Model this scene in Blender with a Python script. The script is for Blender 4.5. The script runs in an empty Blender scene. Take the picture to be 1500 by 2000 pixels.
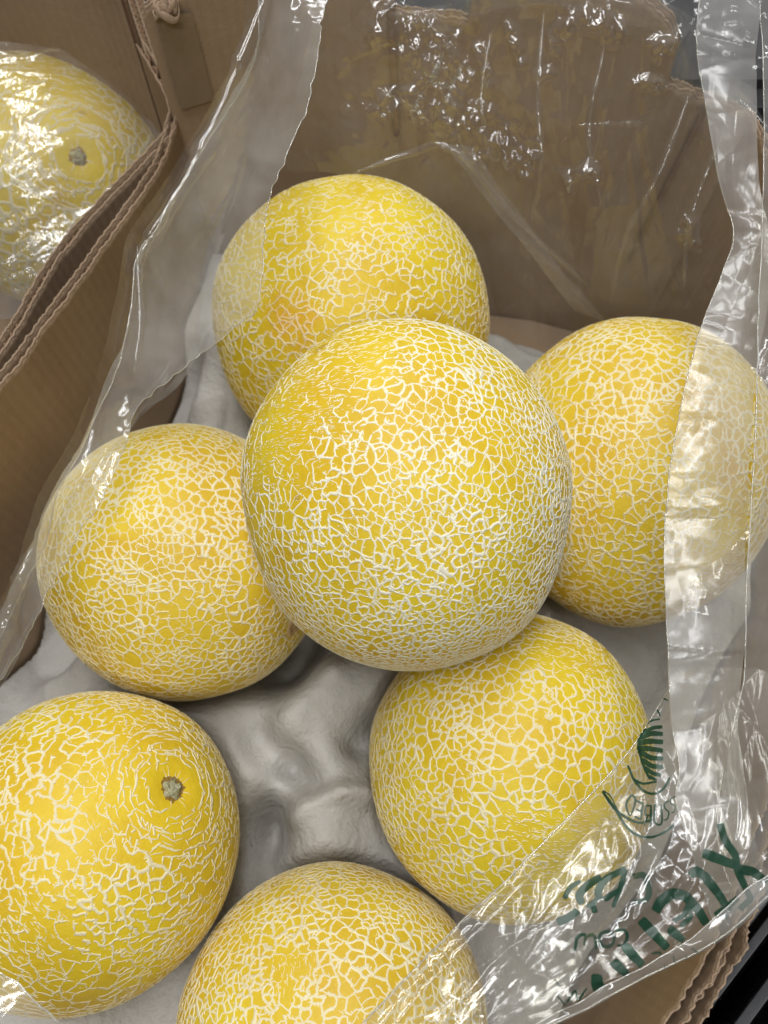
import bpy, bmesh, math, random
import numpy as np
from mathutils import Vector, Matrix
from mathutils.bvhtree import BVHTree

sc = bpy.context.scene
COL = sc.collection
rng = np.random.default_rng(7)
random.seed(7)

# ------------------------------------------------------------------ camera, world, lamps, exposure
CAM_H, PITCH, FPX = 0.44, math.radians(24), 1450.0
cd = bpy.data.cameras.new("camera")
cam = bpy.data.objects.new("camera", cd); COL.objects.link(cam)
cam.location = (0, 0, CAM_H); cam.rotation_euler = (PITCH, 0, 0)
cd.sensor_fit = 'AUTO'; cd.sensor_width = 36.0; cd.lens = FPX / 2000.0 * 36.0
cd.clip_start = 0.01; cd.clip_end = 50
cd.dof.use_dof = True; cd.dof.focus_distance = 0.285; cd.dof.aperture_fstop = 11.0
sc.camera = cam

W = bpy.data.worlds.new("World"); sc.world = W; W.use_nodes = True
bg = W.node_tree.nodes["Background"]
bg.inputs[0].default_value = (0.93, 0.96, 1.0, 1); bg.inputs[1].default_value = 0.06

def strip_light(name, loc, size_x, size_y, energy, color=(0.985, 0.995, 1.0), rotz=0.0, tilt=(0, 0)):
    l = bpy.data.lights.new(name, 'AREA'); l.shape = 'RECTANGLE'
    l.size = size_x; l.size_y = size_y; l.energy = energy; l.color = color
    o = bpy.data.objects.new(name, l); COL.objects.link(o)
    o.location = loc; o.rotation_euler = (tilt[0], tilt[1], rotz)
    return o
strip_light("overhead_strip_light", (-0.42, 0.45, 2.3), 0.15, 2.2, 37)
strip_light("overhead_strip_light", (0.13, 0.50, 2.3), 0.15, 2.2, 38)
strip_light("overhead_strip_light", (0.0, 2.1, 2.1), 1.6, 0.15, 22, tilt=(math.radians(-35), 0))
strip_light("overhead_strip_light", (0.1, -1.5, 2.1), 1.3, 0.13, 19, tilt=(math.radians(35), 0))  # added lamp: brightens the back wall and brings glints to the hanging film

sc.view_settings.view_transform = 'Standard'
sc.view_settings.look = 'None'
sc.view_settings.exposure = -0.38
sc.view_settings.gamma = 1.0
sc.cycles.use_denoising = True
sc.cycles.max_bounces = 10
sc.cycles.transparent_max_bounces = 32
sc.cycles.caustics_reflective = False
sc.cycles.caustics_refractive = False

# ------------------------------------------------------------------ helpers
CR = np.array([[1, 0, 0], [0, math.cos(PITCH), math.sin(PITCH)], [0, math.sin(PITCH), -math.cos(PITCH)]])
def pix_dir(px, py):
    return CR.T @ np.array([(px - 750) / FPX, (1000 - py) / FPX, 1.0])
def at(px, py, z):
    """the place on the level z that the photograph shows at this pixel"""
    d = pix_dir(px, py); t = (z - CAM_H) / d[2]
    return np.array([0, 0, CAM_H]) + t * d

def vnoise(P, seed=0):
    """smooth value noise, P (N,3) -> 0..1"""
    P = np.asarray(P, float); I = np.floor(P).astype(np.int64); F = P - I; F = F * F * (3 - 2 * F)
    def h(ix, iy, iz):
        n = (ix * 374761393 + iy * 668265263 + iz * 2147483647 + seed * 974634217) & 0xFFFFFFFF
        n = ((n ^ (n >> 13)) * 1274126177) & 0xFFFFFFFF
        n = ((n ^ (n >> 16)) * 2246822519) & 0xFFFFFFFF
        return ((n ^ (n >> 15)) & 0xFFFFFF) / float(0xFFFFFF)
    x, y, z = I[:, 0], I[:, 1], I[:, 2]; fx, fy, fz = F[:, 0], F[:, 1], F[:, 2]
    def lerp(a, b, t): return a + (b - a) * t
    return lerp(lerp(lerp(h(x, y, z), h(x+1, y, z), fx), lerp(h(x, y+1, z), h(x+1, y+1, z), fx), fy),
                lerp(lerp(h(x, y, z+1), h(x+1, y, z+1), fx), lerp(h(x, y+1, z+1), h(x+1, y+1, z+1), fx), fy), fz)

def facets(U, seed=0):
    """piecewise-flat random height over the plane (N,2) -> 0..1, sharp creases between the facets"""
    z = np.zeros(len(U)); U3 = np.c_[U, z]
    U = U + .9 * (np.stack([vnoise(U3 * .45, seed + 31), vnoise(U3 * .45, seed + 32)], 1) - .5)
    F, G_ = (3 ** .5 - 1) / 2, (3 - 3 ** .5) / 6
    s_ = U.sum(1) * F; I = np.floor(U + s_[:, None]); t = I.sum(1) * G_; D0 = U - (I - t[:, None])
    up = (D0[:, 0] > D0[:, 1]).astype(float); I1 = np.stack([up, 1 - up], 1)
    f = (U + s_[:, None]) - I; a = np.max(f, 1); b = np.min(f, 1)
    def h(P): 
        n = (P[:, 0].astype(np.int64) * 374761393 + P[:, 1].astype(np.int64) * 668265263 + seed * 974634217) & 0xFFFFFFFF
        n = ((n ^ (n >> 13)) * 1274126177) & 0xFFFFFFFF; n = ((n ^ (n >> 16)) * 2246822519) & 0xFFFFFFFF
        return ((n ^ (n >> 15)) & 0xFFFFFF) / float(0xFFFFFF)
    return (1 - a) * h(I) + (a - b) * h(I + I1) + b * h(I + 1)
def link(name, me, mat=None, parent=None):
    o = bpy.data.objects.new(name, me); COL.objects.link(o)
    if mat and not me.materials: me.materials.append(mat)
    if parent: o.parent = parent
    return o
def mesh_np(name, V, Q, smooth=True, attr=None):
    me = bpy.data.meshes.new(name)
    V = np.ascontiguousarray(V, np.float32); Q = np.ascontiguousarray(Q, np.int32); k = Q.shape[1]
    me.vertices.add(len(V)); me.vertices.foreach_set("co", V.ravel())
    me.loops.add(Q.size); me.loops.foreach_set("vertex_index", Q.ravel())
    me.polygons.add(len(Q)); me.polygons.foreach_set("loop_start", np.arange(0, Q.size, k, dtype=np.int32))
    me.update(calc_edges=True); me.validate()
    me.polygons.foreach_set("use_smooth", np.full(len(me.polygons), smooth))
    if attr is not None:
        a = me.attributes.new("mid", 'FLOAT', 'POINT'); a.data.foreach_set("value", np.ascontiguousarray(attr, np.float32))
    return me
def grid_quads(nu, nv, closed_u=False):
    i, j = np.meshgrid(np.arange(nu if closed_u else nu - 1), np.arange(nv - 1), indexing='ij')
    i2 = (i + 1) % nu
    return np.stack([i * nv + j, i2 * nv + j, i2 * nv + j + 1, i * nv + j + 1], -1).reshape(-1, 4)
def thing(name, label, cat, loc=(0, 0, 0), group=None):
    o = bpy.data.objects.new(name, None); COL.objects.link(o)
    o.location = loc; o.empty_display_size = 0.02
    o["label"] = label; o["category"] = cat
    if group: o["group"] = group
    return o
def unit(v):
    v = np.asarray(v, float); return v / np.maximum(np.linalg.norm(v, axis=-1, keepdims=True), 1e-12)
def resample(P, n):
    """smooth (Catmull-Rom) curve through the points P, n samples by arc length"""
    P = np.asarray(P, float); m = len(P)
    E = np.vstack([2 * P[0] - P[1], P, 2 * P[-1] - P[-2]])
    out = []
    for i in range(m - 1):
        t = np.linspace(0, 1, 24, endpoint=False)[:, None]
        a, b, c, d = E[i], E[i+1], E[i+2], E[i+3]
        out.append(0.5 * (2*b + (c-a)*t + (2*a-5*b+4*c-d)*t*t + (3*b-a-3*c+d)*t**3))
    out = np.vstack(out + [P[-1:]])
    s = np.concatenate([[0], np.cumsum(np.linalg.norm(np.diff(out, axis=0), axis=1))])
    q = np.linspace(0, s[-1], n)
    return np.stack([np.interp(q, s, out[:, k]) for k in range(out.shape[1])], 1)
def linres(P, step):
    P = np.asarray(P, float)
    s = np.concatenate([[0], np.cumsum(np.linalg.norm(np.diff(P[:, :2], axis=0), axis=1))])
    n = max(2, int(s[-1] / step) + 1); q = np.linspace(0, s[-1], n)
    return np.stack([np.interp(q, s, P[:, k]) for k in range(P.shape[1])], 1), q

# ------------------------------------------------------------------ materials
class NT:
    def __init__(s, name):
        s.m = bpy.data.materials.new(name); s.m.use_nodes = True; s.t = s.m.node_tree; s.t.nodes.clear()
        s.out = s.n('ShaderNodeOutputMaterial')
    def n(s, typ, ins=None, **kw):
        nd = s.t.nodes.new(typ)
        for k, v in kw.items(): setattr(nd, k, v)
        for k, v in (ins or {}).items():
            if isinstance(v, bpy.types.NodeSocket): s.t.links.new(v, nd.inputs[k])
            else: nd.inputs[k].default_value = v
        return nd
    def coord(s, scale=(1, 1, 1)):
        c = s.n('ShaderNodeTexCoord')
        return s.n('ShaderNodeMapping', {'Vector': c.outputs['Object'], 'Scale': scale}).outputs[0]
    def noise(s, v, scale, detail=3, rough=.55, dist=0.0):
        return s.n('ShaderNodeTexNoise', {'Vector': v, 'Scale': scale, 'Detail': detail, 'Roughness': rough, 'Distortion': dist}).outputs[0]
    def ramp(s, f, stops):
        r = s.n('ShaderNodeValToRGB', {'Fac': f}); e = r.color_ramp.elements
        while len(e) < len(stops): e.new(0.5)
        for k, (p, c) in enumerate(stops):
            e[k].position = p; e[k].color = c if len(c) == 4 else (*c, 1)
        return r.outputs[0]
    def mix(s, f, a, b, blend='MIX'):
        m = s.n('ShaderNodeMix', data_type='RGBA', blend_type=blend)
        for sock, v in ((m.inputs[0], f), (m.inputs[6], a), (m.inputs[7], b)):
            if isinstance(v, bpy.types.NodeSocket): s.t.links.new(v, sock)
            else: sock.default_value = v if not isinstance(v, tuple) or len(v) == 4 else (*v, 1)
        return m.outputs[2]
    def math(s, op, a, b=0.0, c=0.0):
        m = s.n('ShaderNodeMath', operation=op)
        for sock, v in zip(m.inputs, (a, b, c)):
            if isinstance(v, bpy.types.NodeSocket): s.t.links.new(v, sock)
            else: sock.default_value = v
        return m.outputs[0]
    def bump(s, h, dist, strength=1.0, normal=None):
        d = {'Height': h, 'Distance': dist, 'Strength': strength}
        if normal: d['Normal'] = normal
        return s.n('ShaderNodeBump', d).outputs[0]
    def done(s, shader):
        s.t.links.new(shader, s.out.inputs[0]); return s.m
    def pbr(s, **k):
        names = {'color': 'Base Color', 'rough': 'Roughness', 'normal': 'Normal', 'spec': 'Specular IOR Level', 'metal': 'Metallic', 'alpha': 'Alpha', 'coat': 'Coat Weight'}
        ins = {}
        for a, v in k.items():
            if isinstance(v, tuple) and len(v) == 3: v = (*v, 1)
            ins[names[a]] = v
        return s.n('ShaderNodeBsdfPrincipled', ins).outputs[0]

def mat_skin(name, yellow, deep, blush, spot=None):
    t = NT(name); c = t.coord()
    n1 = t.noise(c, 14, 3); n2 = t.noise(c, 38, 4, .6)
    col = t.mix(t.ramp(n1, [(0.36, (0, 0, 0)), (0.66, (1, 1, 1))]), yellow, deep)
    col = t.mix(t.math('MULTIPLY', t.ramp(n2, [(0.52, (0, 0, 0)), (0.74, (1, 1, 1))]), 0.6), col, blush)
    n3 = t.noise(c, 26, 5, .65, .8)
    col = t.mix(t.math('MULTIPLY', t.ramp(n3, [(0.56, (0, 0, 0)), (0.74, (1, 1, 1))]), 0.5), col, (0.52, 0.35, 0.022))
    n4 = t.noise(t.coord((1, 1, 1.3)), 75, 2)
    col = t.mix(t.math('MULTIPLY', t.ramp(n4, [(0.73, (0, 0, 0)), (0.79, (1, 1, 1))]), 0.55), col, (0.36, 0.22, 0.06))
    sp = t.noise(c, 900, 2)
    col = t.mix(t.math('MULTIPLY', t.ramp(sp, [(0.58, (0, 0, 0)), (0.72, (1, 1, 1))]), 0.25), col, (0.80, 0.62, 0.12))
    if spot: col = spot_mix(t, c, spot, col, (0.60, 0.29, 0.025), .6)
    h = t.math('ADD', t.math('MULTIPLY', t.noise(c, 420, 3), 0.7), t.noise(c, 90, 3))
    return t.done(t.pbr(color=col, rough=t.math('MULTIPLY_ADD', n2, 0.2, 0.42), normal=t.bump(h, 0.0006, 0.55), spec=0.32))
def spot_mix(t, c, spot, col, to, amt):
    d = t.n('ShaderNodeVectorMath', {0: c, 1: spot}, operation='DISTANCE').outputs['Value']
    d = t.math('ADD', d, t.math('MULTIPLY', t.math('SUBTRACT', t.noise(c, 110, 4), 0.5), 0.034))
    f = t.n('ShaderNodeMapRange', {0: d, 1: 0.018, 2: 0.003, 3: 0.0, 4: amt}).outputs[0]
    return t.mix(f, col, to)
def mat_net(name, pale, warm, spot=None):
    t = NT(name); c = t.coord()
    a = t.n('ShaderNodeAttribute', attribute_name="mid").outputs['Fac']
    col = t.mix(t.ramp(t.noise(c, 45, 4), [(0.38, (0, 0, 0)), (0.66, (1, 1, 1))]), pale, warm)
    col = t.mix(t.math('MULTIPLY', a, t.ramp(t.noise(c, 120, 2), [(0.4, (0, 0, 0)), (0.7, (.75, .75, .75))])), col, (0.34, 0.27, 0.16))
    if spot: col = spot_mix(t, c, spot, col, (0.66, 0.42, 0.18), .6)
    h = t.noise(c, 1500, 3)
    return t.done(t.pbr(color=col, rough=0.72, normal=t.bump(h, 0.0003, 0.6), spec=0.25))
M_CARD = None
def mat_card(name, base, light):
    t = NT(name); c = t.coord()
    n = t.noise(c, 9, 5, .6); f = t.noise(t.coord((60, 60, 400)), 12, 3, .7); g = t.noise(c, 700, 2)
    col = t.mix(t.ramp(n, [(0.3, (0, 0, 0)), (0.72, (1, 1, 1))]), base, light)
    col = t.mix(t.math('MULTIPLY', t.ramp(f, [(0.42, (0, 0, 0)), (0.75, (1, 1, 1))]), 0.07), col, tuple(v * 0.6 for v in base))
    col = t.mix(t.math('MULTIPLY', t.ramp(g, [(0.62, (0, 0, 0)), (0.76, (1, 1, 1))]), 0.18), col, (0.5, 0.4, 0.28))
    h = t.math('ADD', t.math('MULTIPLY', g, 0.5), t.noise(c, 120, 4))
    return t.done(t.pbr(color=col, rough=0.82, normal=t.bump(h, 0.0006, 0.5), spec=0.2))
M_CARD = mat_card("kraft_cardboard", (0.30, 0.210, 0.136), (0.385, 0.280, 0.188))
M_CARD_CUT = mat_card("cut_cardboard_edge", (0.27, 0.185, 0.12), (0.36, 0.26, 0.18))
M_FLUTE = mat_card("cardboard_fluting", (0.22, 0.14, 0.085), (0.28, 0.18, 0.11))
def mat_tape():
    t = NT("paper_tape"); c = t.coord()
    n = t.noise(c, 40, 4)
    return t.done(t.pbr(color=t.mix(n, (0.21, 0.150, 0.098), (0.26, 0.19, 0.13)), rough=0.5, spec=0.4, normal=t.bump(t.noise(c, 300, 3), 0.0004, .4)))
M_TAPE = mat_tape()
def mat_pulp():
    t = NT("moulded_paper_pulp"); c = t.coord()
    n = t.noise(c, 22, 5, .6); g = t.noise(c, 260, 4, .7)
    col = t.mix(t.ramp(n, [(0.3, (0, 0, 0)), (0.7, (1, 1, 1))]), (0.39, 0.372, 0.34), (0.49, 0.468, 0.435))
    col = t.mix(t.math('MULTIPLY', t.ramp(g, [(0.62, (0, 0, 0)), (0.8, (1, 1, 1))]), 0.5), col, (0.25, 0.22, 0.18))
    h = t.math('ADD', t.math('MULTIPLY', g, 0.5), t.noise(c, 60, 4))
    return t.done(t.pbr(color=col, rough=0.9, normal=t.bump(h, 0.0026, 0.9), spec=0.1))
M_PULP = mat_pulp()
def mat_film(name, milk, tint=(0.965, 0.96, 0.94), refl=0.05, rough=0.10, fine=0.03, scale=1.0, graze=0.5):
    t = NT(name); c = t.coord()
    r1 = t.noise(c, 55 * scale, 3, .5, 0.6); r2 = t.noise(c, 190 * scale, 2, .5)
    h = t.math('ADD', t.math('MULTIPLY', r1, 1.2), t.math('MULTIPLY', r2, 0.12))
    nor = t.bump(h, 0.004, fine)
    tr = t.n('ShaderNodeBsdfTransparent', {'Color': (*tint, 1)}).outputs[0]
    df = t.n('ShaderNodeBsdfDiffuse', {'Color': (0.80, 0.79, 0.78, 1), 'Normal': nor}).outputs[0]
    tl = t.n('ShaderNodeBsdfTranslucent', {'Color': (0.80, 0.79, 0.76, 1), 'Normal': nor}).outputs[0]
    sc_ = t.n('ShaderNodeMixShader', {0: 0.4, 1: df, 2: tl}).outputs[0]
    mk = t.math('MULTIPLY_ADD', t.ramp(t.noise(c, 24, 3), [(0.35, (0, 0, 0)), (0.7, (1, 1, 1))]), milk * 0.7, milk * 0.65)
    body = t.n('ShaderNodeMixShader', {0: mk, 1: tr, 2: sc_}).outputs[0]
    lw = t.n('ShaderNodeLayerWeight', {'Blend': 0.5, 'Normal': nor}).outputs['Facing']
    fac = t.math('MULTIPLY_ADD', t.math('POWER', lw, 4.0), graze, refl)
    gl = t.n('ShaderNodeBsdfGlossy', {'Color': (1, 1, 1, 1), 'Roughness': rough, 'Normal': nor}).outputs[0]
    return t.done(t.n('ShaderNodeMixShader', {0: fac, 1: body, 2: gl}).outputs[0])
M_FILM = mat_film("clear_plastic_film", 0.065)
M_FILM_CLEAR = mat_film("thin_clear_film", 0.045, fine=0.04)
M_FILM_MILK = mat_film("folded_plastic_film", 0.2, tint=(0.93, 0.925, 0.89))
M_FILM_GLINT = mat_film("crumpled_glint_film", 0.12, refl=0.095, rough=0.09, graze=.15)  # reflection raised above the rest of the sheet to strengthen the glints
M_FILM_STRIP = mat_film("cloudy_plastic_film", 0.32, tint=(0.93, 0.925, 0.89), refl=0.036, rough=0.19)
M_FILM_BACK = mat_film("hanging_clear_film", 0.095, refl=0.05, rough=0.10, fine=0.05, graze=.10)
M_FILM_BAG = mat_film("stretched_bag_film", 0.17, refl=0.09, rough=0.13, fine=0.35, scale=1.6)
M_FILM_FLAP = mat_film("hazy_plastic_film", 0.20, tint=(0.95, 0.945, 0.92), refl=0.05, rough=0.13, fine=0.03)
M_FILM_FRONT = mat_film("printed_plastic_film", 0.10, refl=0.042, rough=0.14, fine=0.03)
M_RIM_HIGHLIGHT = mat_film("film_edge_highlight", 0.42, tint=(0.9, 0.88, 0.8), refl=0.16)  # pale mix that puts the refracted highlight of film edges into the material
def mat_print():
    t = NT("green_ink"); c = t.coord()
    tr = t.n('ShaderNodeBsdfTransparent', {'Color': (0.25, 0.42, 0.34, 1)}).outputs[0]
    pb = t.pbr(color=t.mix(t.noise(c, 200, 3), (0.008, 0.038, 0.022), (0.014, 0.055, 0.032)), rough=0.3, spec=0.4)
    return t.done(t.n('ShaderNodeMixShader', {0: 0.76, 1: tr, 2: pb}).outputs[0])
M_INK = mat_print()
def mat_black(name, v=0.02, rough=0.42, spec=0.4):
    t = NT(name); c = t.coord()
    n = t.noise(c, 60, 4)
    return t.done(t.pbr(color=t.mix(n, (v, v, v * 1.08), (v * 2, v * 2, v * 2.1)), spec=spec, rough=t.math('MULTIPLY_ADD', n, 0.25, rough - .1), normal=t.bump(t.noise(c, 500, 2), 0.0003, .4)))
M_BLACK = mat_black("black_plastic", 0.022)
M_SHELF = mat_black("dark_shelf", 0.022, 0.85, 0.05)
def mat_stem():
    t = NT("dry_stem"); c = t.coord()
    n = t.noise(c, 420, 4, .7)
    col = t.ramp(n, [(0.3, (0.14, 0.09, 0.035)), (0.48, (0.30, 0.28, 0.15)), (0.68, (0.50, 0.49, 0.34))])
    return t.done(t.pbr(color=col, rough=0.85, normal=t.bump(n, 0.001, 0.9)))
M_STEM = mat_stem()
def mat_scar():
    t = NT("brown_scar"); c = t.coord(); n = t.noise(c, 500, 4)
    return t.done(t.pbr(color=t.mix(n, (0.12, 0.06, 0.014), (0.42, 0.24, 0.03)), rough=0.8, normal=t.bump(n, 0.0006, .8)))
M_SCAR = mat_scar()

# ------------------------------------------------------------------ setting: the shelf below
bm = bmesh.new()
bmesh.ops.create_grid(bm, x_segments=2, y_segments=2, size=3.0)
me = bpy.data.meshes.new("shelf_surface"); bm.to_mesh(me); bm.free()
o = link("shelf_surface", me, M_SHELF); o.location = (0, 0.3, -0.035); o["kind"] = "structure"

# ------------------------------------------------------------------ cartons
def ribbon_solid(path, th, zb, off, top_fn, side, flat=True):
    """closed paper liner following a plan path. path (n,3) with z = top"""
    T = unit(np.gradient(path[:, :2], axis=0)); Nn = np.stack([-T[:, 1], T[:, 0]], 1) * side
    o1 = off if np.ndim(off) else np.full(len(path), off)
    a = path[:, :2] + Nn * o1[:, None]; b = path[:, :2] + Nn * (o1 + th)[:, None]
    om = o1.mean() if flat else o1
    am = path[:, :2] + Nn * np.broadcast_to(om, (len(path),))[:, None]; bm_ = path[:, :2] + Nn * np.broadcast_to(om + th, (len(path),))[:, None]
    zt = path[:, 2] + top_fn
    zbv = np.full(len(path), zb)
    zm = zt - 0.004
    rows = [np.c_[am, zbv], np.c_[am, zm], np.c_[a, zt], np.c_[b, zt], np.c_[bm_, zm], np.c_[bm_, zbv]]
    V = np.stack(rows, 1)
    return V.reshape(-1, 3), grid_quads(len(path), 6)
def corrugated(parent, name, pts, zb, side=1, th=0.0050, rag=0.0006, seed=0, pitch=0.0062, deep=0.0034):
    """a corrugated board wall: inner liner, outer liner and the wavy fluting between, open at the top"""
    path, s = linres(pts, 0.0008)
    sm = np.ones(9) / 9
    for k in range(2):
        pad = np.pad(path[:, k], 4, mode='edge'); path[:, k] = np.convolve(pad, sm, 'valid')
    z3 = np.zeros_like(s)
    wav = 0.00022 * np.sin(2 * np.pi * s / pitch)
    n1 = vnoise(np.c_[s * 160, z3, z3], seed); n2 = vnoise(np.c_[s * 700, z3, z3 + 3], seed + 1)
    r1 = rag * ((n1 - .5) * 2 + (n2 - .5) * 1.4); n3 = vnoise(np.c_[s * 120, z3, z3 + 7], seed + 2)
    r2 = rag * ((n3 - .5) * 2 + (vnoise(np.c_[s * 800, z3, z3 + 5], seed) - .5) * 1.4)
    w = link(name, mesh_np(name, *ribbon_solid(path, 0.0005, zb, wav, r1, side)), M_CARD, parent)
    l2 = link("outer_liner", mesh_np("outer_liner", *ribbon_solid(path, 0.0005, zb, wav + th - 0.0005, r2, side)), M_CARD, w)
    fl_off = 0.0005 + (th - 0.0018) * (0.5 + 0.5 * np.sin(2 * np.pi * s / pitch + 1.57)) + 0.0002
    fl = link("fluting", mesh_np("fluting", *ribbon_solid(path, 0.0003, zb, fl_off, -deep + r1 * 1.2, side, False)), M_FLUTE, w)
    # pale cut edge on top of both liners
    T = unit(np.gradient(path[:, :2], axis=0)); Nn = np.stack([-T[:, 1], T[:, 0]], 1) * side
    Vs, Qs, base = [], [], 0
    for off, rr in ((wav, r1), (wav + th - 0.0005, r2)):
        a = path[:, :2] + Nn * (off - 0.0001)[:, None]; b = path[:, :2] + Nn * (off + 0.0006)[:, None]
        zt = path[:, 2] + rr
        V = np.stack([np.c_[a, zt - 0.0009], np.c_[a, zt + 0.0002], np.c_[b, zt + 0.0002], np.c_[b, zt - 0.0009]], 1).reshape(-1, 3)
        Vs.append(V); Qs.append(grid_quads(len(path), 4) + base); base += len(V)
    link("cut_edge", mesh_np("cut_edge", np.vstack(Vs), np.vstack(Qs)), M_CARD_CUT, w)
    return w

carton = thing("cardboard_carton", "open brown corrugated carton holding seven loose netted melons on a grey pulp tray", "carton", (0.0, 0.1, -0.03))
carton_off = Vector(carton.location)
def P3(px, py, z): p = at(px, py, z); return (p[0], p[1], z)
B = P3(345, 238, .14); A = P3(0, 752, .14)
d0 = unit(np.array(A) - np.array(B))
A2 = tuple(np.array(A) + d0 * 0.26); A2 = (A2[0], A2[1], .14)
mid = [P3(x, y, .14) for x, y in ((322, 308), (271, 390), (216, 462), (172, 527), (126, 588), (86, 638), (42, 704))]
def rel(pts): return [(p[0] - carton.location.x, p[1] - carton.location.y, p[2] - carton.location.z) for p in pts]
ZB = 0.0
left_pts = [B] + mid + [A, A2]
corrugated(carton, "side_wall", rel(left_pts), ZB, side=-1, seed=11)
bx, by = B[0], B[1]
corrugated(carton, "back_wall", rel([(bx - .003, by + .0015, .200), (bx + .001, by + .002, .203), (-.08, .392, .212), (0.004, .390, .215), (0.0055, .390, .197), (.043, .383, .197), (.0445, .383, .215), (.085, .377, .222), (.125, .368, .217), (.139, .363, .208), (.146, .3605, .198), (.1475, .360, .178), (.172, .353, .174), (.192, .345, .171)]), ZB, side=1, rag=0.0012, seed=21)
right_pts = [(.1895, .351, .170), (.194, .336, .169), (.215, .28, .163), (.226, .21, .152), (.207, .115, .136), P3(1500, 1550, .12), P3(1440, 1720, .12), P3(1383, 1863, .12), P3(1298, 2000, .12), (.074, -.10, .12), (.06, -.17, .12)]
corrugated(carton, "side_wall", rel(right_pts), ZB, side=1, rag=0.0022, seed=31, pitch=.005, deep=.014)
corrugated(carton, "front_wall", rel([(.06, -.172, .12), (-.1, -.17, .12), (A2[0], -.12, .12), (A2[0], A2[1] - .001, .13)]), ZB, side=1, seed=41)
# second ply of board folded outside the right-hand wall near the front
corrugated(carton, "folded_flap", rel([(p[0] + .0085, p[1] - .003, .112) for p in right_pts[5:10]]), ZB, side=1, rag=0.0024, seed=51, pitch=.005, deep=.014)
flap = [P3(352, 235, .118), P3(332, 160, .118), P3(312, 100, .118), P3(290, 30, .118), P3(262, -60, .118)]
corrugated(carton, "corner_flap", rel(flap), ZB, side=1, seed=55)
# base panel
poly = [(p[0], p[1]) for p in rel(left_pts)][::-1] + [(p[0], p[1]) for p in rel([(-.08, .392, 0), (.0, .388, 0), (.115, .37, 0), (.192, .344, 0)])] + [(p[0], p[1]) for p in rel(right_pts)]
bm = bmesh.new(); vs = [bm.verts.new((x, y, 0.004)) for x, y in poly]; bm.faces.new(vs)
r = bmesh.ops.extrude_face_region(bm, geom=bm.faces[:]); bmesh.ops.translate(bm, vec=(0, 0, -.004), verts=[v for v in r['geom'] if isinstance(v, bmesh.types.BMVert)])
bmesh.ops.recalc_face_normals(bm, faces=bm.faces[:])
me = bpy.data.meshes.new("base_panel"); bm.to_mesh(me); bm.free(); link("base_panel", me, M_CARD, carton)

def sheet_patch(name, corners, th, mat, parent, nu=14, nv=14, wob=0.0003):
    """thin flat patch spanned by four 3-D corners, with a little thickness"""
    c = [np.array(q, float) for q in corners]
    u = np.linspace(0, 1, nu)[:, None, None]; v = np.linspace(0, 1, nv)[None, :, None]
    G = (1-u)*(1-v)*c[0] + u*(1-v)*c[1] + u*v*c[2] + (1-u)*v*c[3]
    n = unit(np.cross(c[1] - c[0], c[3] - c[0]))
    if n[1] > 0: n = -n
    G = G.reshape(-1, 3) + n * (wob * (vnoise(G.reshape(-1, 3) * 120, 5) - .5))[:, None]
    V = np.vstack([G + n * th, G]); Q = grid_quads(nu, nv); Q = np.vstack([Q, Q[:, ::-1] + nu * nv])
    return link(name, mesh_np(name, V, Q), mat, parent)
def off_c(q): return tuple(np.array(q) - np.array(carton.location))
# paper tape over the back-left corner, frayed fluting on its top
wy = lambda x: by + .002 + (x - bx) * (.392 - by - .002) / (-.08 - bx)
x0, x1 = bx + .004, bx + .022
sheet_patch("paper_tape", [off_c((x0, wy(x0) - .0022, .199)), off_c((x1, wy(x1) - .0022, .199)), off_c((x1 + .001, wy(x1) - .0022, .150)), off_c((x0, wy(x0) - .0022, .147))], 0.0004, M_TAPE, carton)
# torn, frayed top of the corner: loops of pale fluting paper
Vs, Qs, base = [], [], 0
for k in range(7):
    cx = bx + .004 + .0125 * rng.random(); r0 = .002 + .004 * rng.random()
    th = np.linspace(0, 2 * np.pi, 26); ex = 1.3 + rng.random()
    cz = .200 + .004 * rng.random()
    pth = np.stack([cx + r0 * np.cos(th), by + .001 + .005 * (rng.random() - .5) + r0 * .9 * np.sin(th) * ex * .6, cz + 0.0015 * np.sin(th * 2 + k)], 1)
    up = np.stack([0 * th + .0002, 0 * th, .0035 + .0012 * np.sin(3 * th + k)], 1)
    inn = pth + np.c_[-.00035 * np.cos(th), -.00035 * np.sin(th), 0 * th]
    V = np.stack([pth, pth + up, inn + up, inn], 1).reshape(-1, 3) - np.array(carton.location)
    Vs.append(V); Qs.append(grid_quads(26, 4) + base); base += len(V)
link("frayed_corner", mesh_np("frayed_corner", np.vstack(Vs), np.vstack(Qs)), M_CARD_CUT, carton)
# slots cut through the back wall (dark vertical slits with a folded lip)
def slit(parent, xa, ya, z0, z1, lean, w=.0022):
    c = [(xa - w, ya, z1), (xa + w, ya, z1), (xa + w * .6 + lean, ya - .0004, z0), (xa - w * .6 + lean, ya - .0004, z0)]
    sheet_patch("slot_lip", [off_c(q) for q in c], 0.0009, M_FLUTE, parent, 4, 30, 0.0014)
slit(carton, .0035, .3882, .125, .2, .004)
slit(carton, .168, .3515, .06, .168, -.006, .0016)

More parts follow.
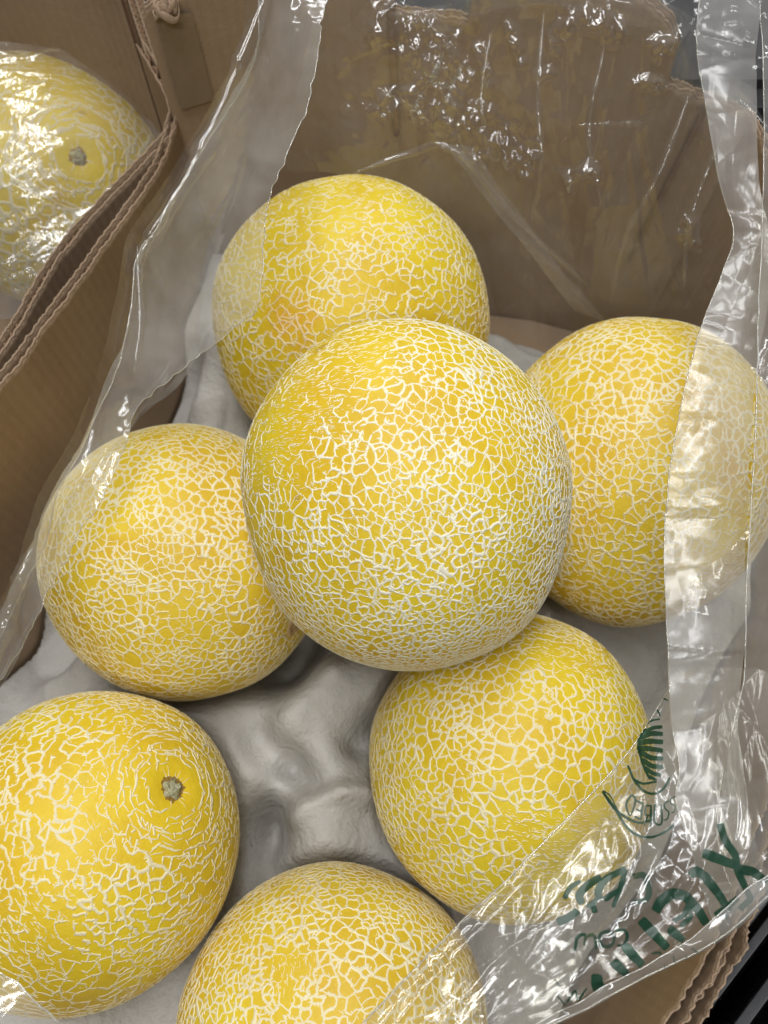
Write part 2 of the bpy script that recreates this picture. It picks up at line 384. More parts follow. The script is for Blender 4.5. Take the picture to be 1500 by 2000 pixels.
# neighbouring carton on the left
carton2 = thing("cardboard_carton", "second brown carton at the upper left holding one melon wrapped in a plastic bag", "carton", (-.25, .35, -.03))
rel2 = lambda pts: [(p[0] + .25, p[1] - .35, p[2] + .03) for p in pts]
l2 = [P3(-140, 850, .137), P3(0, 663, .137), P3(90, 510, .137), P3(147, 437, .137), P3(200, 380, .137), P3(262, 318, .137), P3(318, 258, .139), P3(331, 215, .143), P3(318, 175, .149), P3(292, 128, .156), P3(264, 84, .163)]
corrugated(carton2, "side_wall", rel2(l2), 0.0, side=-1, rag=.0007, seed=61)
q = np.array(l2[-1])
b2 = [(q[0], q[1], .19), (q[0] - .02, q[1] + .012, .215), (q[0] - .12, q[1] + .03, .225), (q[0] - .3, q[1] + .06, .225)]
corrugated(carton2, "corner_flap", rel2([P3(338, 205, .112), P3(318, 150, .112), P3(296, 92, .112), P3(273, 24, .112), P3(245, -60, .112)]), 0.0, side=1, seed=75)
corrugated(carton2, "back_wall", rel2(b2), 0.0, side=-1, rag=.001, seed=71)
# inner corner strip where the two walls of the neighbour meet
poly = [(p[0], p[1]) for p in rel2(l2)] + [(p[0], p[1]) for p in rel2(b2)] + [(-.33, -.2)]
bm = bmesh.new(); bm.faces.new([bm.verts.new((x, y, 0.003)) for x, y in poly])
r = bmesh.ops.extrude_face_region(bm, geom=bm.faces[:]); bmesh.ops.translate(bm, vec=(0, 0, -.003), verts=[v for v in r['geom'] if isinstance(v, bmesh.types.BMVert)])
bmesh.ops.recalc_face_normals(bm, faces=bm.faces[:])
me = bpy.data.meshes.new("base_panel"); bm.to_mesh(me); bm.free(); link("base_panel", me, M_CARD, carton2)

# ------------------------------------------------------------------ melons
MEL = {}
def melon_frame(axis, twist):
    z = unit(axis); h = np.array([0, 0, 1.0]) if abs(z[2]) < .9 else np.array([0, 1.0, 0])
    x = unit(np.cross(h, z)); y = np.cross(z, x)
    c, s = math.cos(twist), math.sin(twist)
    return np.stack([c * x + s * y, -s * x + c * y, z], 1)          # columns: local axes in world

def melon_surface(D, r, e, seed, dimple):
    """D unit directions (local) -> points, normals"""
    lump = 1 + 0.020 * (vnoise(D * 2.1 + seed, seed) - .5) * 2
    th = np.arccos(np.clip(D[:, 2], -1, 1))
    dim = 1 - dimple * np.exp(-(th / .12) ** 2) - .012 * np.exp(-((np.pi - th) / .1) ** 2)
    P = D * np.array([1, 1, e]) * (r * lump * dim)[:, None]
    N = unit(D * np.array([1, 1, 1 / e]))
    return P, N

def ribbons(a, b, w, h, tapA, tapB, r, e, seed, dimple, K, wob):
    """raised cork ridges along the arcs a->b (unit directions, local)"""
    n = len(a)
    t = np.linspace(0, 1, K + 1)
    d = b - a; L = np.linalg.norm(d, axis=1)
    m = unit(a + b); perp = unit(np.cross(m, d))
    w1 = rng.normal(0, wob, n) * L; w2 = rng.normal(0, wob * .6, n) * L
    Pd = a[:, None] * (1 - t)[None, :, None] + b[:, None] * t[None, :, None]
    Pd = Pd + perp[:, None] * (w1[:, None] * np.sin(np.pi * t)[None] + w2[:, None] * np.sin(2 * np.pi * t)[None])[..., None]
    D = unit(Pd)
    S, N = melon_surface(D.reshape(-1, 3), r, e, seed, dimple)
    S = S.reshape(n, K + 1, 3); N = N.reshape(n, K + 1, 3)
    T = np.gradient(S, axis=1); side = unit(np.cross(N, T))
    prof = np.ones((n, K + 1))
    ra = np.clip(t / .6, 0, 1) ** .75; rb = np.clip((1 - t) / .6, 0, 1) ** .75
    prof = np.where(tapA[:, None], np.maximum(ra[None], .06), 1) * np.where(tapB[:, None], np.maximum(rb[None], .06), 1)
    thick = 1 + .10 * np.cos(2 * np.pi * t)[None] + rng.normal(0, .13, (n, K + 1))
    ww = (w[:, None] * prof * thick)[..., None]; hh = (h[:, None] * np.sqrt(prof))[..., None]
    V = np.stack([S - side * ww - N * .00012, S - side * ww * .70 + N * hh * .9, S + N * hh * .86, S + side * ww * .70 + N * hh * .9, S + side * ww - N * .00012], 2)
    Q = grid_quads(K + 1, 5)
    Qa = (Q[None] + (np.arange(n) * (K + 1) * 5)[:, None, None]).reshape(-1, 4)
    mid = np.tile(np.array([0, 0, 1.0, 0, 0]), (n, K + 1, 1)) * np.clip((w / .0009)[:, None, None] - .55, 0, 1)
    return V.reshape(-1, 3), Qa, mid.ravel()

def make_net(r, e, seed, N, dense, openf, width, dimple, Rw, rings=False, spurs=.55, view=None, aniso=None):
    """crack network: dual graph of a random point hull, thinned, tapered, with spurs and loose dashes.
    dense(D)->0..1 keeps more points where 1; openf(D)->0..1 opens the net into parallel dashes where 1"""
    M = int(N * 1.9); i = np.arange(M) + .5
    ph = np.arccos(1 - 2 * i / M); th = np.pi * (1 + 5 ** .5) * i
    D = np.stack([np.cos(th) * np.sin(ph), np.sin(th) * np.sin(ph), np.cos(ph)], 1)
    D = unit(D + rng.normal(0, .62 * math.sqrt(4 * np.pi / M) * .6, D.shape))
    D = D[rng.random(M) < .22 + .62 * dense(D)]
    bm = bmesh.new()
    for p in D: bm.verts.new(p)
    bmesh.ops.convex_hull(bm, input=bm.verts[:], use_existing_faces=False)
    bm.normal_update(); bm.faces.ensure_lookup_table(); bm.faces.index_update()
    C = np.array([f.normal[:] for f in bm.faces]); cen = np.array([f.calc_center_median()[:] for f in bm.faces])
    C = C * np.sign((C * cen).sum(1))[:, None]
    E = np.array([(ed.link_faces[0].index, ed.link_faces[1].index) for ed in bm.edges if len(ed.link_faces) == 2])
    bm.free()
    C = unit(C + rng.normal(0, .006, C.shape))
    a, b = C[E[:, 0]], C[E[:, 1]]
    pole = np.array([0, 0, 1.0])
    m = unit(a + b); L = np.linalg.norm(b - a, axis=1)
    med = np.median(L)
    vis = ((m @ Rw.T) * view).sum(1) > -.14
    ok = vis & (L < med * 3.2) & (L > med * .12)
    if rings: ok &= np.arccos(np.clip(m[:, 2], -1, 1)) > .40
    else: ok &= np.arccos(np.clip(m[:, 2], -1, 1)) > .07
    a, b, m, L = a[ok], b[ok], m[ok], L[ok]
    op = openf(m)
    circ = unit(np.cross(pole, m)); dr = unit(b - a); al = np.abs((dr * circ).sum(1))
    keep = rng.random(len(a)) < np.where(al > .7, 1 - .55 * op, 1 - 1.05 * op) * .965 * np.where(al < .6, 1 - aniso(m), 1)
    a, b, m, L, op, al, circ = [q[keep] for q in (a, b, m, L, op, al, circ)]
    n = len(a)
    # width varies over the melon and from crack to crack; a few old cracks are broad
    wf = .55 + .85 * vnoise(m * 4.5 + 11, seed + 3)
    w = width * wf * np.exp(rng.normal(0, .26, n)) * (1 - .42 * op)
    big = vnoise(m * 5 + 5, seed + 9) > .80
    w = np.where(big & (rng.random(n) < .6), w * 1.35, w)
    free = rng.random(n)
    pf = .06 + .6 * op
    tapA = free < pf * .6; tapB = (free > 1 - pf * .6)
    cut = np.where(tapA, rng.uniform(.05, .45, n), 0); cutb = np.where(tapB, rng.uniform(.05, .45, n), 0)
    a2 = a + (b - a) * cut[:, None]; b2 = b - (b - a) * cutb[:, None]
    dash = rng.random(n) < op * .5
    ln = L * rng.uniform(.6, 1.25, n); dirn = unit(circ * np.sign((dr[keep] * circ).sum(1))[:, None] + rng.normal(0, .16, m.shape))
    a2 = np.where(dash[:, None], m - dirn * ln[:, None] / 2, a2); b2 = np.where(dash[:, None], m + dirn * ln[:, None] / 2, b2)
    tapA = tapA | dash; tapB = tapB | dash
    h = .00012 * np.clip(w / width, .45, 1.5)
    parts = [ribbons(unit(a2), unit(b2), w, h, tapA, tapB, r, e, seed, dimple, 3, .10)]
    # spurs: short side cracks ending in the cells
    k = rng.random(n) < spurs * (1 - .35 * op)
    sa = m[k] + (b[k] - a[k]) * rng.uniform(-.45, .45, k.sum())[:, None]
    pd = unit(np.cross(m[k], dr[keep][k])) * rng.choice([-1, 1], k.sum())[:, None] + dr[keep][k] * rng.normal(0, .55, k.sum())[:, None]
    sl = med * rng.uniform(.22, .75, k.sum())
    parts.append(ribbons(unit(sa), unit(sa + unit(pd) * sl[:, None]), w[k] * .8, h[k] * .85, np.zeros(k.sum(), bool), np.ones(k.sum(), bool), r, e, seed, dimple, 2, .12))
    # overshoots: cracks running a little past their junctions
    k = rng.random(n) < .30
    sa = b[k]; sl = med * rng.uniform(.18, .45, k.sum())
    parts.append(ribbons(unit(sa), unit(sa + unit(dr[keep][k] + rng.normal(0, .3, (k.sum(), 3))) * sl[:, None]), w[k] * .75, h[k] * .9, np.zeros(k.sum(), bool), np.ones(k.sum(), bool), r, e, seed, dimple, 2, .1))
    # parallel dashes where the net opens up
    c0 = unit(rng.normal(0, 1, (int(N * 9), 3))); vz = ((c0 @ Rw.T) * view).sum(1) > -.1; c0 = c0[vz]; oo = openf(c0)
    c0 = c0[rng.random(len(c0)) < oo * .62]; nq = len(c0)
    if rings: c0 = c0[np.arccos(np.clip(c0[:, 2], -1, 1)) > .42]; nq = len(c0)
    if nq:
        dd = unit(unit(np.cross(pole, c0)) + rng.normal(0, .10, (nq, 3)) + .35 * (vnoise(c0 * 4, seed + 5) - .5)[:, None] * c0[:, [1, 2, 0]]); sl = med * rng.uniform(.35, 1.25, nq)
        wv = width * rng.uniform(.32, .80, nq)
        parts.append(ribbons(unit(c0 - dd * sl[:, None] / 2), unit(c0 + dd * sl[:, None] / 2), wv, .00013 * np.ones(nq), np.ones(nq, bool), np.ones(nq, bool), r, e, seed, dimple, 2, .05))
    # fine loose dashes
    nd = int(n * .35); kk = rng.integers(0, n, nd)
    c0 = unit(m[kk] + rng.normal(0, med * .4, (nd, 3))); dd = unit(np.cross(pole, c0) + rng.normal(0, .5, (nd, 3))); sl = med * rng.uniform(.12, .4, nd)
    wv = width * rng.uniform(.25, .5, nd)
    parts.append(ribbons(unit(c0 - dd * sl[:, None] / 2), unit(c0 + dd * sl[:, None] / 2), wv, np.full(nd, .00011), np.ones(nd, bool), np.ones(nd, bool), r, e, seed, dimple, 2, .1))
    if rings:                                                # concentric cracks round the stem end
        A_, B_, Wd = [], [], []
        thk = .19
        while thk < .44:
            p = rng.random() * 6.3; end = p + 6.28
            while p < end:
                ln_ = rng.uniform(.12, .6) * (.3 / thk) ** .6
                t0 = thk + rng.normal(0, .014); t1 = t0 + rng.normal(0, .022)
                steps = max(1, int(ln_ * thk / .05))
                for q_ in range(steps):
                    f0, f1 = q_ / steps, (q_ + 1) / steps
                    for f, lst in ((f0, A_), (f1, B_)):
                        tt = t0 + (t1 - t0) * f + .009 * math.sin(9 * (p + ln_ * f)) + rng.normal(0, .004); pp = p + ln_ * f
                        lst.append((math.sin(tt) * math.cos(pp), math.sin(tt) * math.sin(pp), math.cos(tt)))
                    Wd.append((q_ == 0, q_ == steps - 1))
                if rng.random() < .95:                         # radial link to the next ring
                    A_.append((math.sin(t0) * math.cos(p), math.sin(t0) * math.sin(p), math.cos(t0))); tt = t0 + rng.uniform(.02, .05)
                    p2 = p + rng.normal(0, .05)
                    B_.append((math.sin(tt) * math.cos(p2), math.sin(tt) * math.sin(p2), math.cos(tt))); Wd.append((False, rng.random() < .5))
                p += ln_ + rng.uniform(-.06, .05)
            thk += rng.uniform(.034, .052)
        for k in range(11):                                    # fine radial splits next to the stem
            p = rng.random() * 6.3; t0, t1 = .06, rng.uniform(.085, .15)
            A_.append((math.sin(t0) * math.cos(p), math.sin(t0) * math.sin(p), math.cos(t0))); B_.append((math.sin(t1) * math.cos(p), math.sin(t1) * math.sin(p), math.cos(t1))); Wd.append((False, True))
        A_, B_, Wd = np.array(A_), np.array(B_), np.array(Wd)
        ww = width * rng.uniform(.7, 1.15, len(A_)); ww[-11:] *= .45
        parts.append(ribbons(A_, B_, ww, .00016 * np.ones(len(A_)), Wd[:, 0], Wd[:, 1], r, e, seed, dimple, 3, .03))
    Vs, Qs, Ms, base = [], [], [], 0
    for V, Q, md in parts:
        Vs.append(V); Qs.append(Q + base); Ms.append(md); base += len(V)
    return np.vstack(Vs), np.vstack(Qs), np.concatenate(Ms)

def make_melon(key, C, r, axis, e, label, skin, net, twist=0., N=2300, dense=None, openf=None, width=.00062, stem=False, blossom=False, rings=False, spurs=.55, sub=5, aniso=None, group="netted yellow melons lying loose in the carton"):
    seed = int(sum(ord(ch) for ch in key))
    C = np.array(C); R = melon_frame(axis, twist); dimple = .042 if stem else .012
    root = thing("netted_melon", label, "melon", C, group)
    mw = Matrix(R.tolist()).to_4x4(); mw.translation = Vector(C.tolist()); root.matrix_world = mw
    bm = bmesh.new(); bmesh.ops.create_icosphere(bm, subdivisions=sub, radius=1.0)
    D = unit(np.array([v.co[:] for v in bm.verts])); F = np.array([[v.index for v in f.verts] for f in bm.faces]); bm.free()
    S, _ = melon_surface(D, r, e, seed, dimple)
    link("skin", mesh_np("melon_skin", S, F), skin, root)
    view = unit(np.array([0, 0, CAM_H]) - C)
    dense = dense or (lambda D: .35 + .6 * vnoise(D * 2.6 + 3, seed + 1))
    openf = openf or (lambda D: np.clip((vnoise(D * 2.2 + 9, seed + 2) - .60) * 5, 0, .8))
    V, Q, mid = make_net(r, e, seed, N, lambda D: dense(D), lambda D: openf(D), width, dimple, R, rings, spurs, view, aniso or (lambda D: 0 * D[:, 0]))
    nt = link("netting", mesh_np("netting", V, Q, True, mid), net, root); nt["kind"] = "stuff"
    top = melon_surface(np.array([[0, 0, 1.0]]), r, e, seed, dimple)[0][0]
    if stem:
        nr, nv = 22, 9; prof = [(.0050, -.0003), (.0044, .0007), (.0038, .0011), (.0033, .0016), (.0029, .0021), (.0026, .0023), (.0018, .0019), (.0010, .0020), (.0001, .0023)]
        V = []
        for k in range(nr):
            t = 2 * math.pi * k / nr
            for (rr, zz) in prof:
                j = 1 + .22 * math.sin(5 * t + rr * 900) + .16 * (rng.random() - .5)
                V.append((rr * j * math.cos(t) + top[0], rr * j * math.sin(t) + top[1], top[2] + zz * (1 + .25 * (rng.random() - .5))))
        st = link("stem_end", mesh_np("stem_end", np.array(V), grid_quads(nr, nv, True)), M_STEM, root)
        V = []; nr = 40
        for k in range(nr):
            t = 2 * math.pi * k / nr; ro = .0050 + .0004 * math.sin(3 * t) + .0016 * (rng.random() ** 4)
            for q_ in (0, .5, 1.0):
                rr = .003 + (ro - .003) * q_
                d = unit(np.array([rr / r * math.cos(t), rr / r * math.sin(t), 1.0]))
                s, nn = melon_surface(d[None], r, e, seed, dimple); V.append(s[0] + nn[0] * (.0005 - .0004 * q_))
        link("stem_scar", mesh_np("stem_scar", np.array(V), grid_quads(nr, 3, True)), M_SCAR, root)
    if blossom:
        V = []; nr = 26; prof = [(.0062, .0001), (.0054, .0009), (.0040, .0011), (.0030, .0003), (.0018, .0004), (.0001, .0012)]
        for k in range(nr):
            t = 2 * math.pi * k / nr
            for (rr, zz) in prof:
                rr = rr * (1 + .12 * math.sin(4 * t) + .1 * (rng.random() - .5)); d = unit(np.array([rr / r * math.cos(t), rr / r * math.sin(t), 1.0]))
                s, nn = melon_surface(d[None], r, e, seed, dimple); V.append(s[0] + nn[0] * zz)
        link("blossom_scar", mesh_np("blossom_scar", np.array(V), grid_quads(nr, 6, True)), M_BLOSSOM, root)
    MEL[key] = (C, r)
    return root
def mat_blossom():
    t = NT("blossom_scar_cork"); c = t.coord(); n = t.noise(c, 400, 4)
    return t.done(t.pbr(color=t.mix(n, (0.30, 0.17, 0.06), (0.52, 0.38, 0.19)), rough=0.85, normal=t.bump(n, 0.0006, .8)))
M_BLOSSOM = mat_blossom()

AX = {'center': (-0.2478, 0.8300, 0.4997), 'back': (-0.1442, 0.5948, 0.7909), 'right': (0.0976, 0.8121, 0.5752), 'left': (0.8133, -0.5478, 0.1961), 'll': (0.6941, 0.2897, 0.6590), 'lr': (0.1952, 0.8518, 0.4861), 'bottom': (0.9701, 0.0540, 0.2364), 'bag': (0.5502, -0.4523, 0.7019)}
def camdir(Rm, v):   # camera-space direction (right, up, towards) to world
    return CR.T @ np.array([v[0], v[1], -v[2]])
skin_a = mat_skin("melon_skin_yellow", (0.70, 0.525, 0.022), (0.62, 0.40, 0.016), (0.55, 0.33, 0.016))
skin_b = mat_skin("melon_skin_gold", (0.67, 0.495, 0.032), (0.59, 0.385, 0.02), (0.52, 0.28, 0.016))
skin_c = mat_skin("melon_skin_lemon", (0.69, 0.54, 0.028), (0.61, 0.42, 0.018), (0.54, 0.31, 0.016))
_bx = melon_frame(AX['back'], 0.).T @ camdir(None, unit((-.36, -.16, .88))) * .078
skin_back = mat_skin("melon_skin_blush", (0.69, 0.54, 0.028), (0.61, 0.42, 0.018), (0.54, 0.31, 0.016), spot=tuple(_bx))
net_a = mat_net("netting_cream", (0.74, 0.665, 0.44), (0.70, 0.59, 0.34))
net_back = mat_net("netting_blush", (0.74, 0.665, 0.44), (0.70, 0.59, 0.34), spot=tuple(_bx))
net_w = mat_net("netting_white", (0.80, 0.76, 0.61), (0.76, 0.70, 0.50))

def dot_cam(axis, twist, v):
    R = melon_frame(axis, twist); d = unit(R.T @ camdir(None, v)); return lambda D: D @ d
ul = dot_cam(AX['center'], 0., (-.62, .42, .66)); dn = dot_cam(AX['center'], 0., (.35, -.8, .45)); rt = dot_cam(AX['center'], 0., (.93, .25, .15))
ulu = dot_cam(AX['center'], 0., (-.34, .70, .62))
make_melon('centre', (0.0090, 0.1345, 0.1540), 0.0682, (-0.2478, 0.8300, 0.4997), 1.09, "large netted melon resting on top of the others in the middle of the carton", skin_a, net_w, N=4700, width=.00038, spurs=.6, sub=6,
           dense=lambda D: np.clip(.42 + .62 * dn(D) + .25 * rt(D) + .4 * (vnoise(D * 3.2, 4) - .5), .05, 1), openf=lambda D: np.clip(np.maximum((ul(D) - .86) * 6, (ulu(D) - .92) * 10) + .5 * (vnoise(D * 7, 3) - .5), 0, .8))
make_melon('back', (-0.0183, 0.2726, 0.0907), 0.0785, (-0.1442, 0.5948, 0.7909), 1.04, "netted melon with a peach blush patch behind the top melon, against the back wall", skin_back, net_back, N=3700, width=.00043, 
           dense=lambda D: .3 + .6 * vnoise(D * 2.6 + 3, 5), aniso=lambda D: .35 + 0 * D[:, 0], openf=lambda D: np.clip((D[:, 2] - .62) * 1.4, 0, .45))
make_melon('right', (0.1333, 0.1835, 0.0795), 0.0755, (0.0976, 0.8121, 0.5752), 1.09, "netted melon half covered by the cloudy plastic strip on the right side", skin_b, net_a, N=3300, width=.00049, spurs=.7)
make_melon('left', (-0.1034, 0.1374, 0.0699), 0.0712, (0.8133, -0.5478, 0.1961), 1.05, "densely netted golden melon with a small blossom scar, left of the top melon", skin_b, net_a, N=3900, width=.00045, blossom=True, spurs=.3, openf=lambda D: D[:, 0] * 0)
make_melon('lower_left', (-0.1337, 0.0001, 0.0733), 0.0658, (0.6941, 0.2897, 0.6590), 1.07, "bright yellow melon showing its dried stem end with rings around it, at the lower left", skin_a, net_a, N=2900, width=.00045, stem=True, rings=True, spurs=.6, aniso=lambda D: np.clip(.62 - .15 * np.arccos(np.clip(D[:, 2], -1, 1)), 0, .5),
           openf=lambda D: np.clip((vnoise(D * 2.4 + 9, 12) - .62) * 1.6, 0, .3))
make_melon('lower_right', (0.0599, 0.0365, 0.0666), 0.0668, (0.1952, 0.8518, 0.4861), 1.05, "netted melon with broad pale cracks under the top melon, partly under the printed plastic", skin_c, net_a, N=2900, width=.00047, spurs=.6,
           dense=lambda D: .25 + .65 * vnoise(D * 2.6 + 1, 6))
make_melon('bottom', (-0.0215, -0.0694, 0.0610), 0.0610, (0.9701, 0.0540, 0.2364), 1.08, "netted melon nearest the camera, cut off by the bottom of the picture", skin_b, net_a, N=3300, width=.00046, spurs=.5)
make_melon('bagged', (-0.2220, 0.4031, 0.0722), 0.0781, (0.5502, -0.4523, 0.7019), 1.0, "melon inside a wrinkled plastic bag in the upper left carton", skin_c, net_a, N=1500, width=.00095, stem=True, rings=True, group="netted yellow melons")


# ------------------------------------------------------------------ moulded pulp tray
def inside_poly(X, Y, poly):
    res = np.zeros(X.shape, bool); n = len(poly)
    for i in range(n):
        x1, y1 = poly[i]; x2, y2 = poly[(i + 1) % n]
        c = ((y1 > Y) != (y2 > Y)) & (X < (x2 - x1) * (Y - y1) / (y2 - y1 + 1e-12) + x1); res ^= c
    return res
tray = thing("pulp_tray", "grey moulded paper pulp tray with cups under the melons in the carton", "tray", (0, .12, -.02))
nx, ny = 270, 350
xs = np.linspace(-.235, .225, nx); ys = np.linspace(-.165, .372, ny)
X, Y = np.meshgrid(xs, ys, indexing='ij')
Z = np.full(X.shape, 9.0)
cups = [(C, r) for k, (C, r) in MEL.items() if k not in ('centre', 'bagged')]
cups += [((.03, .155, .074), .070), ((-.165, .25, .074), .066), ((.09, .29, .078), .068), ((.15, .08, .07), .064), ((.09, -.05, .064), .055), ((-.21, .1, .07), .06)]
kk = 800.0; acc = np.zeros(X.shape)
for C, r in cups:
    R = r + .009; d2 = (X - C[0]) ** 2 + (Y - C[1]) ** 2
    z = C[2] - np.sqrt(np.maximum(R * R - d2, 0)) + np.maximum(0, np.sqrt(d2) - R) * 1.2
    acc += np.exp(-kk * z)
Z = -np.log(acc + 1e-30) / kk
cap = .040 + .018 * (vnoise(np.c_[X.ravel() * 28, Y.ravel() * 28, X.ravel() * 0], 3).reshape(X.shape) - .5)
s_ = 220.0
Z = -np.log(np.exp(-s_ * Z) + np.exp(-s_ * cap)) / s_
Pn = np.c_[X.ravel(), Y.ravel(), X.ravel() * 0]
def crease(pts_, h, w, zl=.03):
    global Z
    L = resample([at(x, y, zl)[:2] for x, y in pts_], 40) if len(pts_) > 1 else [at(*pts_[0], zl)[:2]]
    d2 = np.full(X.shape, 9.0)
    for q_ in L: d2 = np.minimum(d2, (X - q_[0]) ** 2 + (Y - q_[1]) ** 2)
    Z = Z + 1.75 * h * np.exp(-d2 / (2.2 * w * w))
crease([(600, 1240), (560, 1290)], -.022, .012)
crease([(1200, 1225), (1250, 1260)], -.024, .015)
crease([(505, 1700), (520, 1620)], -.016, .009)
crease([(300, 790), (360, 700)], -.020, .010)
crease([(950, 545), (1060, 600), (1160, 640)], -.024, .012)
crease([(60, 1250), (110, 1200)], -.022, .012)
crease([(560, 1425), (600, 1370), (640, 1325)], .014, .010)
crease([(660, 1400), (690, 1450)], .006, .012)
crease([(520, 1450), (560, 1490)], -.014, .008)
crease([(575, 1500), (625, 1548)], -.008, .005)
crease([(640, 1556), (690, 1550), (750, 1545)], .008, .004)
crease([(640, 1640)], .010, .014)
crease([(530, 1580), (520, 1640)], -.010, .007)
crease([(575, 1600), (610, 1570)], .006, .004)
crease([(700, 1455), (730, 1420)], -.014, .006)
crease([(80, 1320), (150, 1270)], .010, .010)
crease([(200, 1270), (230, 1310)], -.010, .008)
crease([(380, 780), (430, 720)], .012, .012)
crease([(1000, 640), (1100, 680)], .010, .012)
crease([(970, 580), (1060, 620)], -.010, .010)
Z += .0030 * (vnoise(Pn * 45, 8).reshape(X.shape) - .5) + .0012 * np.abs(vnoise(Pn * 70, 14).reshape(X.shape) - .5) + .0008 * (vnoise(Pn * 190, 9).reshape(X.shape) - .5)
lo_ = -.016 + .003 * vnoise(Pn * 60, 19).reshape(X.shape); Z = np.log(np.exp(420 * np.clip(Z, -.2, .2)) + np.exp(420 * lo_)) / 420
V = np.c_[X.ravel(), Y.ravel() - .12, Z.ravel() + .02]
Q = grid_quads(nx, ny)
tp = [tuple(p[:2]) for p in left_pts[::-1]] + [(-.09, .375), (.0, .368), (.06, .352), (.115, .338), (.15, .318), (.172, .29)] + [tuple(p[:2]) for p in right_pts[2:]]
cxy = np.array([0.0, .12]); tp = [tuple(cxy + (np.array(p) - cxy) * .985) for p in tp] + [(.03, -.165), (-.26, -.165)]
inn = inside_poly(X.ravel(), Y.ravel(), tp)
best = np.full(len(V), 9.0); snap = V[:, :2].copy(); pq = V[:, :2] + [0, .12]
for i in range(len(tp)):                                   # rim vertices lie on the tray's outline
    p, q = np.array(tp[i]), np.array(tp[(i + 1) % len(tp)]); e = q - p
    tt = np.clip(((pq - p) @ e) / (e @ e + 1e-12), 0, 1); c = p + tt[:, None] * e; dd = ((pq - c) ** 2).sum(1)
    k = dd < best; best[k] = dd[k]; snap[k] = c[k] - [0, .12]
Q = Q[inn[Q].any(1)]; V[~inn, :2] = snap[~inn]
link("tray_top", mesh_np("tray_top", V, Q), M_PULP, tray)

# ------------------------------------------------------------------ plastic films
def film_grid(edgeA, edgeB, nu, nv, bulge=0.0, bulge_pow=1.0, seed=0, folds=60, ang=(0., .4), amp=(.0008, .0035), wid=(.0015, .006), length=(.008, .04), rough=.0012, roughscale=60, rag=0.0, roll=0.0, mask=None, crumple=False):
    """ruled sheet between two 3-D edge curves, bulged, with sharp creases. u runs A->B, v along the edges"""
    A_ = resample(edgeA, nv); B_ = resample(edgeB, nv)
    u = np.linspace(0, 1, nu)
    G = A_[None] * (1 - u)[:, None, None] + B_[None] * u[:, None, None]
    if rag:
        j = rag * ((vnoise(np.c_[np.arange(nv) * .07, np.zeros(nv), np.zeros(nv)], seed) - .5) * 2 + (vnoise(np.c_[np.arange(nv) * .31, np.zeros(nv), np.ones(nv)], seed) - .5))
        G = G + (B_ - A_)[None] / np.maximum(np.linalg.norm(B_ - A_, axis=1), 1e-6)[None, :, None] * (j[None, :] * (u[:, None] ** 3))[..., None]
    gu = np.gradient(G, axis=0); gv = np.gradient(G, axis=1)
    N = unit(np.cross(gu, gv)); cam_v = np.array([0, 0, CAM_H]) - G
    N = N * np.sign((N * cam_v).sum(-1))[..., None]
    Wd = np.linalg.norm(B_ - A_, axis=1).mean(); Ln = np.linalg.norm(np.diff((A_ + B_) / 2, axis=0), axis=1).sum()
    su = (u * Wd)[:, None] * np.ones(nv)[None]; sv = (np.linspace(0, Ln, nv))[None] * np.ones(nu)[:, None]
    H = bulge * (np.sin(np.pi * u) ** bulge_pow)[:, None] * np.ones(nv)[None]
    if roll: H = H - roll * np.exp(-(su / .007) ** 2)
    g = np.random.default_rng(seed + 100)
    F = np.zeros_like(H); amp = (amp[0] * .28, amp[1] * .42); wid = (wid[0] * 1.1, wid[1] * 1.4); folds = int(folds * .8)
    rough = rough * .75
    for k in range(folds):
        cu, cv = g.random() * Wd, g.random() * Ln
        t = g.normal(*ang); c, s = math.cos(t), math.sin(t)        # 0 = creases run along u
        du, dv = su - cu, sv - cv
        par = du * c + dv * s; per = -du * s + dv * c
        L = g.uniform(*length); w_ = g.uniform(*wid); a_ = g.uniform(*amp) * g.choice([-1, 1], p=[.35, .65])
        per = per + .12 * par * g.normal() + .0015 * np.sin(par / L * 3 + k)
        asym = np.where(per > 0, 1.0, g.uniform(.25, 1.0))
        F += a_ * np.exp(-np.abs(per) / (w_ / asym)) * np.exp(-(par / L) ** 2)
    Pq = np.c_[su.ravel(), sv.ravel(), np.zeros(su.size)]
    if crumple: R_ = rough * (np.abs(vnoise(Pq * roughscale, seed) - .5) * 2 + .5 * np.abs(vnoise(Pq * roughscale * 2.3, seed + 1) - .5) * 2 - .5).reshape(su.shape)
    else: R_ = rough * (1.5 * facets(Pq[:, :2] * [1.0, .6] * roughscale * 1.1, seed) + .55 * facets(Pq[:, :2] * roughscale * 2.6, seed + 1)).reshape(su.shape)
    if mask is not None: F = F * mask(su / Wd, sv / Ln); 
    G = G + N * (H + F + R_)[..., None]
    return G
def film_obj(name, parent, G, mat, th=None):
    nu, nv = G.shape[:2]
    V = G.reshape(-1, 3) - np.array(parent.location)
    return link(name, mesh_np(name, V, grid_quads(nu, nv)), mat, parent)
def bead(name, parent, L, rad, mat):
    """thin rolled edge following the film's rim"""
    L = np.asarray(L); T = unit(np.gradient(L, axis=0)); up = np.array([0, 0, 1.0]); s1 = unit(np.cross(T, up)); s2 = np.cross(s1, T)
    k = 6; th = np.arange(k) * 2 * np.pi / k
    V = L[:, None] + rad * (np.cos(th)[None, :, None] * s1[:, None] + np.sin(th)[None, :, None] * s2[:, None])
    i, j = np.meshgrid(np.arange(len(L) - 1), np.arange(k), indexing='ij'); j2 = (j + 1) % k
    Q = np.stack([i * k + j, (i + 1) * k + j, (i + 1) * k + j2, i * k + j2], -1).reshape(-1, 4)
    return link(name, mesh_np(name, V.reshape(-1, 3) - np.array(parent.location), Q), mat, parent)
def pts(L): return [at(x, y, z) for x, y, z in L]

